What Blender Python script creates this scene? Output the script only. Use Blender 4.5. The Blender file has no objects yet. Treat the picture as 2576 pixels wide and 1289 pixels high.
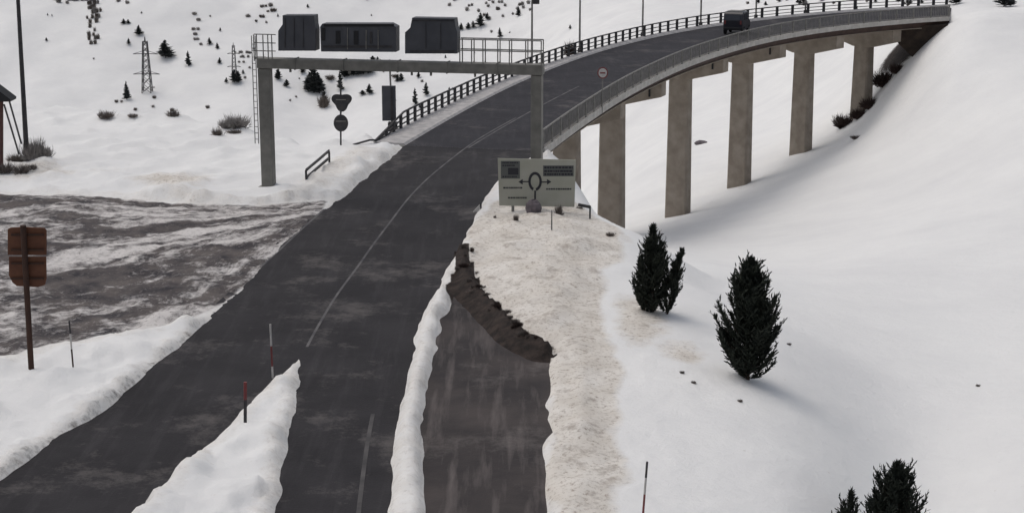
import bpy, math, random
import numpy as np
from mathutils import Vector, Matrix
random.seed(7); rng = np.random.RandomState(11)
sc = bpy.context.scene; COL = sc.collection
R = math.radians
# ---------------------------------------------------------------- camera, sky, sun, exposure
H = 15.2; F = 4335.0; PITCH = 13.5
cam = bpy.data.cameras.new('camera'); cam.sensor_width = 36; cam.lens = 36*F/2576
cam.clip_start = .5; cam.clip_end = 6000
co = bpy.data.objects.new('camera', cam); COL.objects.link(co)
co.location = (0, 0, H); co.rotation_euler = (R(90-PITCH), 0, 0); sc.camera = co
sc.render.resolution_x = 1024; sc.render.resolution_y = 512
w = bpy.data.worlds.new("World"); sc.world = w; w.use_nodes = True
nt = w.node_tree; bg = nt.nodes['Background']
sky = nt.nodes.new('ShaderNodeTexSky'); sky.sky_type = 'NISHITA'; sky.sun_disc = False
SUN_EL, SUN_AZ = 64, -60          # azimuth: degrees clockwise from +Y
sky.sun_elevation = R(SUN_EL); sky.sun_rotation = R(SUN_AZ); sky.air_density = 1.0; sky.dust_density = 4.0; sky.ozone_density = 1.0
hs = nt.nodes.new('ShaderNodeHueSaturation'); hs.inputs['Saturation'].default_value = .48     # overcast: nearly colourless sky
nt.links.new(sky.outputs[0], hs.inputs['Color'])
tn = nt.nodes.new('ShaderNodeMixRGB'); tn.blend_type = 'MULTIPLY'; tn.inputs[0].default_value = 1; tn.inputs[2].default_value = (1.0, .985, .965, 1)
nt.links.new(hs.outputs[0], tn.inputs[1]); nt.links.new(tn.outputs[0], bg.inputs[0]); bg.inputs[1].default_value = 0.15
sl = bpy.data.lights.new('sun', 'SUN'); sl.energy = 0.5; sl.angle = R(50); sl.color = (1, .96, .88)
so = bpy.data.objects.new('sun', sl); COL.objects.link(so)
sd = Vector((math.sin(R(SUN_AZ))*math.cos(R(SUN_EL)), math.cos(R(SUN_AZ))*math.cos(R(SUN_EL)), math.sin(R(SUN_EL))))
so.rotation_euler = sd.to_track_quat('Z', 'Y').to_euler()
sc.view_settings.view_transform = 'Standard'; sc.view_settings.look = 'None'
sc.view_settings.exposure = -0.22; sc.view_settings.gamma = 1

# ---------------------------------------------------------------- picture measurements -> places on the ground
cp, sp = math.cos(R(PITCH)), math.sin(R(PITCH))
def ray(u, v):
    x = (u-1288)/F; y = -(v-644.5)/F
    return Vector((x, cp+y*sp, -sp+y*cp))
def G(u, v, z=0.0):
    d = ray(u, v); t = (z-H)/d.z
    return Vector((d.x*t, d.y*t, z))
def AY(u, v, Y):
    d = ray(u, v); t = Y/d.y
    return Vector((d.x*t, Y, H+d.z*t))
def pxm(Y):            # pixels per metre at distance Y
    return F/Y

# ---------------------------------------------------------------- mesh helpers
class MB:
    def __init__(s): s.v = []; s.f = []
    def add(s, vs, fs):
        o = len(s.v); s.v += [tuple(p) for p in vs]; s.f += [tuple(i+o for i in f) for f in fs]; return s
    def box(s, c, size, M=None):
        c = Vector(c); hx, hy, hz = [q/2 for q in size]
        vs = [Vector((x, y, z)) for x in (-hx, hx) for y in (-hy, hy) for z in (-hz, hz)]
        if M is not None: vs = [M @ p for p in vs]
        vs = [p+c for p in vs]
        return s.add(vs, [(0,1,3,2),(4,6,7,5),(0,4,5,1),(2,3,7,6),(0,2,6,4),(1,5,7,3)])
    def bar(s, p, q, wd, hg, up=Vector((0,0,1))):
        p = Vector(p); q = Vector(q); d = (q-p).normalized()
        if abs(d.dot(up)) > .98: up = Vector((0,1,0))
        a = d.cross(up).normalized()*wd/2; b = a.cross(d).normalized()*hg/2
        vs = [e+x*a+y*b for e in (p, q) for x, y in ((-1,-1),(1,-1),(1,1),(-1,1))]
        return s.add(vs, [(3,2,1,0),(4,5,6,7),(0,1,5,4),(1,2,6,5),(2,3,7,6),(3,0,4,7)])
    def tube(s, p, q, r0, r1=None, n=8, cap=True):
        r1 = r0 if r1 is None else r1
        p = Vector(p); q = Vector(q); d = (q-p).normalized()
        a = d.cross(Vector((0,0,1)) if abs(d.z) < .95 else Vector((1,0,0))).normalized(); b = d.cross(a)
        vs = [p+(a*math.cos(t)+b*math.sin(t))*r0 for t in [2*math.pi*i/n for i in range(n)]]
        vs += [q+(a*math.cos(t)+b*math.sin(t))*r1 for t in [2*math.pi*i/n for i in range(n)]]
        fs = [(i, (i+1)%n, n+(i+1)%n, n+i) for i in range(n)]
        if cap: fs += [tuple(range(n-1, -1, -1)), tuple(range(n, 2*n))]
        return s.add(vs, fs)
    def prism(s, pts, d):                       # closed outline pts (3D, flat) pushed by vector d
        n = len(pts); d = Vector(d); P = [Vector(p) for p in pts]
        return s.add(P+[p+d for p in P], [tuple(range(n-1,-1,-1)), tuple(range(n, 2*n))]+[(i,(i+1)%n,n+(i+1)%n,n+i) for i in range(n)])
    def build(s, name, mat, parent=None, off=None, smooth=False, bevel=0):
        m = bpy.data.meshes.new(name)
        vs = s.v
        if off is not None: vs = [(a-off[0], b-off[1], c-off[2]) for a, b, c in vs]
        m.from_pydata(vs, [], s.f); m.update(); m.materials.append(mat)
        if smooth: m.polygons.foreach_set('use_smooth', [True]*len(m.polygons))
        o = bpy.data.objects.new(name, m); COL.objects.link(o); o.parent = parent
        if bevel:
            b = o.modifiers.new('bevel', 'BEVEL'); b.width = bevel; b.segments = 2; b.limit_method = 'ANGLE'
        return o
def tag(o, label=None, cat=None, group=None, kind=None):
    if label: o['label'] = label
    if cat: o['category'] = cat
    if group: o['group'] = group
    if kind: o['kind'] = kind
    return o
def empty(name, loc, label, cat, group=None, rz=0):
    o = bpy.data.objects.new(name, None); COL.objects.link(o); o.location = loc; o.rotation_euler = (0, 0, rz)
    o.empty_display_size = .3
    return tag(o, label, cat, group)
def copy_tree(o, parent=None):
    c = o.copy(); COL.objects.link(c); c.parent = parent
    for ch in list(o.children): copy_tree(ch, c)
    return c

# ---------------------------------------------------------------- materials
def mat(name, col, rough=.8, metal=0, noise=None, scale=5, bump=0, bscale=40, coord='Object'):
    m = bpy.data.materials.new(name); m.use_nodes = True; n = m.node_tree.nodes; L = m.node_tree.links
    b = n['Principled BSDF']; b.inputs['Base Color'].default_value = (*col, 1); b.inputs['Roughness'].default_value = rough
    b.inputs['Metallic'].default_value = metal
    tc = n.new('ShaderNodeTexCoord')
    if noise:
        t = n.new('ShaderNodeTexNoise'); t.inputs['Scale'].default_value = scale; t.inputs['Detail'].default_value = 6
        r = n.new('ShaderNodeValToRGB'); r.color_ramp.elements[0].color = (*col, 1); r.color_ramp.elements[1].color = (*noise, 1)
        r.color_ramp.elements[0].position = .35; r.color_ramp.elements[1].position = .68
        L.new(tc.outputs[coord], t.inputs[0]); L.new(t.outputs[0], r.inputs[0]); L.new(r.outputs[0], b.inputs['Base Color'])
    if bump:
        t2 = n.new('ShaderNodeTexNoise'); t2.inputs['Scale'].default_value = bscale; t2.inputs['Detail'].default_value = 4
        bp = n.new('ShaderNodeBump'); bp.inputs['Strength'].default_value = bump; bp.inputs['Distance'].default_value = .05
        L.new(tc.outputs[coord], t2.inputs[0]); L.new(t2.outputs[0], bp.inputs['Height']); L.new(bp.outputs[0], b.inputs['Normal'])
    return m
M = {}
M['concrete'] = mat('concrete', (.22,.185,.15), .9, noise=(.31,.27,.225), scale=1.2, bump=.3)
M['edge_concrete'] = mat('edge_concrete', (.40,.38,.35), .9, noise=(.52,.50,.47), scale=2, bump=.3)
M['rust'] = mat('weathered_steel', (.035,.020,.017), .8, noise=(.06,.035,.027), scale=2)
M['soil_and_shade'] = mat('shaded_soil', (.025,.018,.014), 1, noise=(.05,.035,.025), scale=1.5, bump=.8, bscale=6)  # near-black earth; shade under the far deck end painted into its colour
M['galv'] = mat('galvanised_steel', (.16,.155,.14), .6, .3, noise=(.24,.23,.22), scale=3)
M['gantry'] = mat('gantry_steel', (.15,.145,.13), .65, .2, noise=(.22,.21,.19), scale=2.5)
M['dark_steel'] = mat('dark_steel', (.03,.03,.035), .6, .3, noise=(.06,.055,.055), scale=4)
M['panel'] = mat('panel_grey', (.048,.05,.06), .55, noise=(.066,.068,.078), scale=1.5)
M['black'] = mat('black_rubber', (.008,.008,.01), .7)
M['bark'] = mat('bark', (.045,.03,.022), 1, noise=(.08,.055,.04), scale=8, bump=.5)
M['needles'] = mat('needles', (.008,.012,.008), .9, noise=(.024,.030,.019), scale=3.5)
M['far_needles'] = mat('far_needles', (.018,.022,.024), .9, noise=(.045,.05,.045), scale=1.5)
M['twigs'] = mat('bare_twigs', (.11,.09,.08), 1, noise=(.20,.175,.155), scale=3)
M['pale_twigs'] = mat('frosted_twigs', (.24,.22,.21), 1, noise=(.36,.34,.32), scale=3)
M['brown_sign'] = mat('brown_sign_back', (.085,.026,.010), .7, noise=(.12,.042,.016), scale=2.5)
M['brown_post'] = mat('brown_post', (.035,.014,.008), .8, noise=(.05,.02,.01), scale=4)
M['sign_face'] = mat('sign_face', (.33,.33,.27), .6, noise=(.38,.37,.32), scale=1.5)
M['sign_dark'] = mat('sign_dark', (.018,.018,.025), .6)
M['sign_mid'] = mat('sign_mid', (.10,.105,.10), .6)
M['red'] = mat('red_paint', (.19,.035,.035), .6, noise=(.13,.035,.035), scale=6)
M['white'] = mat('white_paint', (.52,.50,.48), .6, noise=(.40,.38,.36), scale=6)
M['timber'] = mat('red_brown_timber', (.07,.032,.028), .9, noise=(.11,.055,.045), scale=5)
M['car'] = mat('dark_car_paint', (.012,.012,.02), .3, noise=(.016,.016,.022), scale=4)
M['glass'] = mat('car_glass', (.02,.022,.03), .12)
M['stone'] = mat('grey_stone', (.09,.075,.085), 1, noise=(.16,.14,.15), scale=3, bump=.6, bscale=8)

def asphalt(name, c0, c1, streak=None, sc0=1.0):
    m = bpy.data.materials.new(name); m.use_nodes = True; n = m.node_tree.nodes; L = m.node_tree.links; b = n['Principled BSDF']
    tc = n.new('ShaderNodeTexCoord')
    t = n.new('ShaderNodeTexNoise'); t.inputs['Scale'].default_value = .35*sc0; t.inputs['Detail'].default_value = 8; t.inputs['Roughness'].default_value = .65
    L.new(tc.outputs['Object'], t.inputs[0])
    r = n.new('ShaderNodeValToRGB'); r.color_ramp.elements[0].color = (*c0, 1); r.color_ramp.elements[1].color = (*c1, 1)
    r.color_ramp.elements[0].position = .38; r.color_ramp.elements[1].position = .66
    L.new(t.outputs[0], r.inputs[0]); out = r.outputs[0]
    mp = n.new('ShaderNodeMapping'); mp.inputs['Scale'].default_value = (2.6, .22, 1); mp.inputs['Rotation'].default_value = (0, 0, R(3 if streak else 12))
    L.new(tc.outputs['Object'], mp.inputs[0])
    t3 = n.new('ShaderNodeTexNoise'); t3.inputs['Scale'].default_value = 1; t3.inputs['Detail'].default_value = 5; t3.inputs['Roughness'].default_value = .6
    L.new(mp.outputs[0], t3.inputs[0])
    r3 = n.new('ShaderNodeValToRGB'); r3.color_ramp.elements[0].position = .50; r3.color_ramp.elements[1].position = .78
    r3.color_ramp.elements[0].color = (0,0,0,1); k = .8 if streak else .25; r3.color_ramp.elements[1].color = (k,k,k,1)
    L.new(t3.outputs[0], r3.inputs[0])
    mx = n.new('ShaderNodeMixRGB'); L.new(r3.outputs[0], mx.inputs[0]); L.new(out, mx.inputs[1])
    mx.inputs[2].default_value = (*(streak or (.085,.08,.085)), 1); out = mx.outputs[0]
    t5 = n.new('ShaderNodeTexNoise'); t5.inputs['Scale'].default_value = .22; t5.inputs['Detail'].default_value = 12; t5.inputs['Roughness'].default_value = .80
    L.new(tc.outputs['Object'], t5.inputs[0]); r5 = n.new('ShaderNodeValToRGB'); r5.color_ramp.elements[0].position = .53; r5.color_ramp.elements[1].position = .74
    r5.color_ramp.elements[0].color = (0,0,0,1); r5.color_ramp.elements[1].color = (.6,.6,.6,1); L.new(t5.outputs[0], r5.inputs[0])
    m5 = n.new('ShaderNodeMixRGB'); L.new(r5.outputs[0], m5.inputs[0]); L.new(out, m5.inputs[1]); m5.inputs[2].default_value = (.22,.20,.19,1); out = m5.outputs[0]
    L.new(out, b.inputs['Base Color']); b.inputs['Roughness'].default_value = .85
    b.inputs['Specular IOR Level'].default_value = .25
    t4 = n.new('ShaderNodeTexNoise'); t4.inputs['Scale'].default_value = 14; t4.inputs['Detail'].default_value = 5
    bp = n.new('ShaderNodeBump'); bp.inputs['Strength'].default_value = .35; bp.inputs['Distance'].default_value = .03
    L.new(tc.outputs['Object'], t4.inputs[0]); L.new(t4.outputs[0], bp.inputs['Height']); L.new(bp.outputs[0], b.inputs['Normal'])
    return m
M['asphalt'] = asphalt('wet_asphalt', (.015,.0135,.016), (.027,.025,.028))
M['deck_asphalt'] = asphalt('deck_asphalt', (.019,.018,.023), (.031,.030,.036))
M['gritty'] = asphalt('gritty_asphalt', (.030,.026,.027), (.062,.052,.050), (.15,.13,.125))
M['mark'] = mat('worn_line', (.115,.11,.11), .8, noise=(.035,.033,.04), scale=1.0)

M['faint'] = mat('almost_gone_line', (.075,.07,.07), .85, noise=(.028,.026,.028), scale=1.4)
def ground_mat():
    m = bpy.data.materials.new('snow_ground'); m.use_nodes = True; n = m.node_tree.nodes; L = m.node_tree.links; b = n['Principled BSDF']
    tc = n.new('ShaderNodeTexCoord'); at = n.new('ShaderNodeAttribute'); at.attribute_name = 'zone'
    fl = n.new('ShaderNodeAttribute'); fl.attribute_name = 'flow'
    sep = n.new('ShaderNodeSeparateColor'); L.new(at.outputs['Color'], sep.inputs[0])
    def noise(scale, det=5, vec=None, rough=.55):
        t = n.new('ShaderNodeTexNoise'); t.inputs['Scale'].default_value = scale; t.inputs['Detail'].default_value = det; t.inputs['Roughness'].default_value = rough
        L.new(vec or tc.outputs['Object'], t.inputs[0]); return t.outputs[0]
    def ramp(src, a, c, ca=(0,0,0), cb=(1,1,1)):
        r = n.new('ShaderNodeValToRGB'); r.color_ramp.elements[0].position = a; r.color_ramp.elements[1].position = c
        r.color_ramp.elements[0].color = (*ca, 1); r.color_ramp.elements[1].color = (*cb, 1); L.new(src, r.inputs[0]); return r.outputs[0]
    def mix(f, a, c):
        x = n.new('ShaderNodeMixRGB')
        for i, q in enumerate((f, a, c)):
            if isinstance(q, tuple): x.inputs[i].default_value = (*q, 1)
            elif isinstance(q, float): x.inputs[i].default_value = q
            else: L.new(q, x.inputs[i])
        return x.outputs[0]
    def mth(op, a, c):
        x = n.new('ShaderNodeMath'); x.operation = op; x.use_clamp = True
        for i, q in enumerate((a, c)):
            if isinstance(q, float): x.inputs[i].default_value = q
            else: L.new(q, x.inputs[i])
        return x.outputs[0]
    snow = ramp(noise(.12, 8, None, .65), .3, .7, (.72,.72,.72), (.81,.81,.80))
    # tiny grit in the snow
    snow = mix(ramp(noise(4.5, 4, None, .7), .66, .80), snow, (.60,.57,.54))
    # beige thawing bank with stones
    beige = ramp(noise(.7, 6), .32, .68, (.60,.56,.505), (.74,.71,.665))
    beige = mix(ramp(noise(6.5, 5, None, .8), .525, .68), beige, (.25,.195,.155))
    beige = mix(ramp(noise(1.1, 8, None, .75), .54, .66), beige, (.40,.36,.32))
    fz = mth('ADD', sep.outputs[0], mth('MULTIPLY', noise(1.8, 6, None, .7), .45)); fz = ramp(fz, .48, .80)
    c = mix(fz, snow, beige)
    # ploughed streaks: asphalt showing through
    wob = n.new('ShaderNodeVectorMath'); wob.operation = 'ADD'; L.new(fl.outputs['Vector'], wob.inputs[0])
    nn = n.new('ShaderNodeTexNoise'); nn.inputs['Scale'].default_value = .35; L.new(tc.outputs['Object'], nn.inputs[0])
    ws = n.new('ShaderNodeVectorMath'); ws.operation = 'SCALE'; ws.inputs['Scale'].default_value = 1.1; L.new(nn.outputs['Color'], ws.inputs[0]); L.new(ws.outputs[0], wob.inputs[1])
    s1 = noise(1.0, 8, wob.outputs[0], .72)
    drk = ramp(noise(.9, 6), .35, .65, (.04,.037,.042), (.12,.105,.10))
    rut = ramp(mth('ADD', mth('MULTIPLY', s1, .72), mth('MULTIPLY', noise(2.2, 7, None, .75), .28)), .47, .565)
    strk = mix(rut, drk, (.60,.575,.56))
    strk = mix(ramp(noise(6, 5, None, .75), .55, .70), strk, (.20,.18,.17))
    fb = ramp(mth('ADD', sep.outputs[2], mth('MULTIPLY', mth('SUBTRACT', s1, .30), .8)), .50, .62)
    c = mix(fb, c, strk)
    # bare earth; also paints the shade below the far deck end
    soil_and_shade = ramp(noise(2.5, 8, None, .7), .38, .70, (.014,.011,.010), (.055,.040,.034))
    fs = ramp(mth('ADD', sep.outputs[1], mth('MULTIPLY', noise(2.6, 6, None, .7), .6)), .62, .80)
    c = mix(fs, c, soil_and_shade)
    L.new(c, b.inputs['Base Color']); b.inputs['Roughness'].default_value = .9
    b.inputs['Specular IOR Level'].default_value = .2
    bp = n.new('ShaderNodeBump'); bp.inputs['Strength'].default_value = .55; bp.inputs['Distance'].default_value = .16
    L.new(noise(1.6, 10, None, .72), bp.inputs['Height']); L.new(bp.outputs[0], b.inputs['Normal'])
    return m
M['ground'] = ground_mat()

# ---------------------------------------------------------------- outlines on the roadway level (z = 0)
def gpts(l): return [(G(u, v).x, G(u, v).y) for u, v in l]
def smooth_line(P, k=5, closed=False):
    P = [Vector((p[0], p[1], 0)) for p in P]; out = []; n = len(P)
    for i in range(n if closed else n-1):
        p0 = P[(i-1) % n] if closed else P[max(i-1, 0)]; p1 = P[i]; p2 = P[(i+1) % n]
        p3 = P[(i+2) % n] if closed else P[min(i+2, n-1)]
        for j in range(k):
            t = j/k
            q = .5*((2*p1)+(-p0+p2)*t+(2*p0-5*p1+4*p2-p3)*t*t+(-p0+3*p1-3*p2+p3)*t**3)
            out.append((q.x, q.y))
    if not closed: out.append((P[-1].x, P[-1].y))
    return out
# right-hand edge of the viaduct deck
RE = smooth_line([(-.3,78.5)]+gpts([(1370,380),(1430,334),(1500,285),(1568,241),(1640,202),(1720,165),(1800,136),(1900,107),(2000,86),(2100,71),(2200,60),(2290,52),(2370,46.5),(2425,44)]), 8)
RE = np.array(RE)
seg = np.linalg.norm(np.diff(RE, axis=0), axis=1); S = np.concatenate([[0], np.cumsum(seg)])
s0 = S[8]                                      # deck begins here
SN = np.arange(s0, S[-1]-1.5, .4)
cx = np.interp(SN, S, RE[:,0]); cy = np.interp(SN, S, RE[:,1])
for _ in range(60):
    cx[1:-1] = .5*cx[1:-1]+.25*(cx[:-2]+cx[2:]); cy[1:-1] = .5*cy[1:-1]+.25*(cy[:-2]+cy[2:])
tx = np.gradient(cx); ty = np.gradient(cy); tl = np.hypot(tx, ty); tx /= tl; ty /= tl
NX, NY = -ty, tx                               # points left across the deck
ND = len(cx); SD = np.arange(ND)*.4
def dk(i, off):                                # the far end of the deck is cut on a skew
    k = (SD[i]-(SD[-1]-26))/26; k = 0 if k < 0 else k*k*(3-2*k); k = k*.95*off
    return Vector((cx[i]+NX[i]*off+tx[i]*k, cy[i]+NY[i]*off+ty[i]*k, 0))
WID = 9.1
def la(i):                                     # offset of asphalt's left edge
    t = min(1, SD[i]/45); return 7.35*(1-t)+8.35*t

L_edge = smooth_line(gpts([(1000,385),(930,440),(870,495),(780,562),(690,650),(600,745),(500,830),(380,930),(250,1040),(120,1120),(0,1210),(-200,1345)]), 5)
R_edge = smooth_line(gpts([(975,1400),(975,1289),(985,1130),(1003,1030),(1035,900),(1052,810),(1098,730),(1140,655),(1165,600),(1200,530),(1240,466),(1300,415)]), 5)
gore = gpts([(60,1560),(340,1289),(500,1130),(600,1040),(640,1000),(700,945),(758,893)])+gpts([(757,920),(750,1000),(728,1130),(700,1289),(680,1420)])
d0l = dk(0, la(0)); d0r = dk(0, 0)
road_poly = [(d0l.x, d0l.y)]+L_edge+gpts([(-150,1600)])+gore+R_edge+[(d0r.x, d0r.y)]
lay_poly = smooth_line(gpts([(1163,640),(1150,700),(1112,820),(1077,960),(1066,1060),(1070,1180),(1078,1289),(1080,1420)]), 4)+ \
           smooth_line(gpts([(1368,1420),(1368,1289),(1369,1100),(1370,930),(1378,895),(1322,868),(1245,792),(1192,730),(1172,680)]), 4)
plat = gpts([(-1600,262),(-700,265),(0,268),(90,268),(250,283),(450,298),(640,330),(760,366),(830,366)])+[(dk(8,WID+1.6).x,dk(8,WID+1.6).y),(dk(6,WID-.3).x,dk(6,WID-.3).y),(dk(1,WID-1).x,dk(1,WID-1).y),(d0r.x+.2,d0r.y)]+ \
       gpts([(1400,470),(1445,520),(1490,548),(1566,585),(1545,640),(1528,720),(1530,800),(1545,900),(1560,1000),(1575,1150),(1590,1289),(1640,1700)])+[(3.5,14),(-60,14)]
berm_mid = smooth_line(gpts([(1028,1420),(1022,1289),(1032,1060),(1062,900),(1085,815),(1125,700),(1152,642)]), 4)
_le = [Vector((x, y, 0)) for x, y in L_edge]; _lo = []
for k in range(len(_le)):
    d_ = (_le[min(k+1, len(_le)-1)]-_le[max(k-1, 0)]).normalized(); q_ = _le[k]+Vector((d_.y, -d_.x, 0))*.5; _lo.append((q_.x, q_.y))
if (Vector((*_lo[10],0))-Vector((0,60,0))).length < (_le[10]-Vector((0,60,0))).length:
    _lo = [(2*a.x-b[0], 2*a.y-b[1]) for a, b in zip(_le, _lo)]
road_sheet = [(d0l.x, d0l.y)]+_lo[1:]+gpts([(-150,1650),(600,1650),(1028,1500)])+berm_mid+gpts([(1185,595),(1222,530),(1262,470),(1325,415)])+[(d0r.x+.05, d0r.y)]
lay_sheet = berm_mid[::-1]+gpts([(1028,1500),(1440,1500),(1420,1289),(1415,930),(1410,880),(1335,840),(1265,770),(1212,715),(1185,650)])
lot_hi = smooth_line(gpts([(-900,520),(-200,500),(0,492),(220,492),(430,512),(640,520),(830,505)]), 4)
lot_lo = smooth_line(gpts([(-500,1050),(0,905),(200,858),(380,826),(480,802),(590,748),(690,650),(800,560)]), 4)
lot_poly = lot_hi+lot_lo[::-1]
bank = smooth_line(gpts([(1185,590),(1245,520),(1290,470),(1400,470),(1490,550),(1566,590),(1535,680),(1522,760),(1518,860),(1545,920),(1550,1100),(1560,1300),(1560,1420),(1375,1420),(1372,1100),(1375,900),(1320,868),(1245,795),(1190,730),(1165,650)]), 3, True)
left_bank = gpts([(930,392),(850,430),(800,480),(720,520),(560,535),(450,500)])
soil_line = smooth_line(gpts([(1165,640),(1178,720),(1240,785),(1300,850),(1378,894)]), 4)
soil_left = smooth_line(gpts([(0,1205),(120,1115),(250,1035),(380,925),(500,825)]), 4)

def seg_dist(P, line, closed=False, want_t=False):
    A = np.array(line, float); B = np.roll(A, -1, 0) if closed else A[1:]; A = A if closed else A[:-1]
    best = np.full(len(P), 1e18); tt = np.zeros(len(P)); acc = 0
    for a, b in zip(A, B):
        ab = b-a; l2 = max(ab@ab, 1e-9); t = np.clip(((P-a)@ab)/l2, 0, 1)
        d = ((P-(a+t[:,None]*ab))**2).sum(1); m = d < best
        best[m] = d[m]; tt[m] = acc+t[m]*math.sqrt(l2); acc += math.sqrt(l2)
    return (np.sqrt(best), tt) if want_t else np.sqrt(best)
def inside(P, poly):
    A = np.array(poly, float); B = np.roll(A, -1, 0); x, y = P[:,0], P[:,1]; c = np.zeros(len(P), bool)
    for a, b in zip(A, B):
        m = (a[1] > y) != (b[1] > y)
        with np.errstate(divide='ignore', invalid='ignore'):
            xi = (b[0]-a[0])*(y-a[1])/(b[1]-a[1])+a[0]
        c ^= m & (x < xi)
    return c
def sdist(P, poly):                            # + outside, - inside
    d = seg_dist(P, poly, True); return np.where(inside(P, poly), -d, d)
def vnoise(x, y, seed=0):
    xi = np.floor(x).astype(np.int64); yi = np.floor(y).astype(np.int64); fx = x-xi; fy = y-yi
    fx = fx*fx*(3-2*fx); fy = fy*fy*(3-2*fy)
    def h(a, b):
        n = (a*374761393+b*668265263+seed*144665) & 0xffffffff
        n = ((n ^ (n >> 13))*1274126177) & 0xffffffff
        return ((n ^ (n >> 16)) & 0xffff)/65535.
    return (h(xi,yi)*(1-fx)+h(xi+1,yi)*fx)*(1-fy)+(h(xi,yi+1)*(1-fx)+h(xi+1,yi+1)*fx)*fy*1.0
def fbm(x, y, o=4, seed=0):
    r = 0; a = .5
    for k in range(o): r = r+a*vnoise(x*2**k, y*2**k, seed+k*7); a *= .5
    return r-.47
def sstep(x): x = np.clip(x, 0, 1); return x*x*(3-2*x)

# pier positions along the deck, found from where each column stands
def s_at_u(u):
    best = None
    for i in range(ND):
        p = dk(i, WID/2); uu = 1288+p.x/(p.y)*F*.995
        if best is None or abs(uu-u) < best[0]: best = (abs(uu-u), i)
    return best[1]
PIERS = [(s_at_u(u), vb) for u, vb in ((1425,480),(1543,600),(1712,540),(1870,462),(2018,383),(2172,292))]

C = [  # u, v, distance -> control heights of the valley, the right-hand field and the far hillside
 (1640,800,60),(1870,975,51.5),(2250,1400,42.5),(2000,1500,37),(1640,1289,40.5),(2000,1289,41),(2576,1289,42),(3100,1200,47),(1700,1000,48.5),(1750,700,67),
 (2100,800,64),(2576,900,59),(3200,800,61),(2576,600,82),(2300,600,87),(1900,650,90),(2450,60,144),(2576,30,153),(2576,250,122),(2420,250,130),
 (2300,350,128),(2100,420,131),(2420,0,167),(2600,0,167),(2500,-200,300),(3200,200,130),(3200,-100,250),
 (2100,10,320),(2000,120,240),(1650,400,180),(1650,250,250),(1900,250,215),(2100,200,190),(1450,150,300),(1500,20,400),(1800,10,370),
 (1600,-150,520),(2100,-200,450),(2000,-400,800),(2700,-400,700),(2700,-600,1400),(-400,-600,1500),(1200,-600,1500),
 (-600,250,400),(0,250,400),(400,250,400),(800,250,400),(1200,250,390),(-600,0,455),(0,0,450),(400,0,450),(800,0,450),(1200,0,445),
 (-600,330,375),(0,330,375),(500,330,375),(1000,340,370),(-600,-250,540),(0,-250,540),(600,-250,540),(1200,-250,540),
]
ctrl = [tuple(AY(*c)) for c in C]
for i, vb in PIERS[1:]:
    p = dk(i, WID/2); u = 1288+p.x/p.y*F
    q = AY(u, vb, p.y); ctrl.append((p.x, p.y, q.z))
e = dk(ND-1, WID/2); ctrl += [(e.x+.5, e.y, -.1), (e.x+6, e.y+2, .1), (e.x, e.y+9, -.6), (e.x-4, e.y-2, -3.0), (e.x-7, e.y-1, -6.6)]
for c_ in ((2395,95,143.5),(2300,200,146),(2245,255,146),(2365,150,141),(2400,180,134),(2340,260,133),(2230,330,136)): ctrl.append(tuple(AY(*c_)))
for x, y, z in ((-60,150,-28),(-30,150,-28),(-8,150,-26),(-110,250,-50),(-50,250,-50),(0,250,-42),(-30,110,-16),(-12,105,-12),(0,105,-9),(-60,105,-14),(-40,60,-3),(-80,60,-6),(-20,30,-1),(0,95,-6.5)):
    ctrl.append((x, y, z))
ctrl = np.array(ctrl)
def tpc(x, y): return np.stack([4.2*x/(y+6), 1.15*np.log(y)], 1)
PC = tpc(ctrl[:,0], ctrl[:,1]); n = len(PC)
def U(r2): return np.where(r2 > 1e-12, r2*np.log(r2+1e-12), 0)
K = U(((PC[:,None]-PC[None])**2).sum(2)); Pm = np.hstack([np.ones((n,1)), PC])
A = np.zeros((n+3, n+3)); A[:n,:n] = K+np.eye(n)*.003; A[:n,n:] = Pm; A[n:,:n] = Pm.T
sol = np.linalg.solve(A, np.concatenate([ctrl[:,2], [0,0,0]]))
def tps(x, y):
    q = tpc(x, y); out = np.empty(len(x))
    for a in range(0, len(x), 40000):
        b = q[a:a+40000]; out[a:a+40000] = U(((b[:,None]-PC[None])**2).sum(2))@sol[:n]+sol[n]+b@sol[n+1:]
    return out
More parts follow.
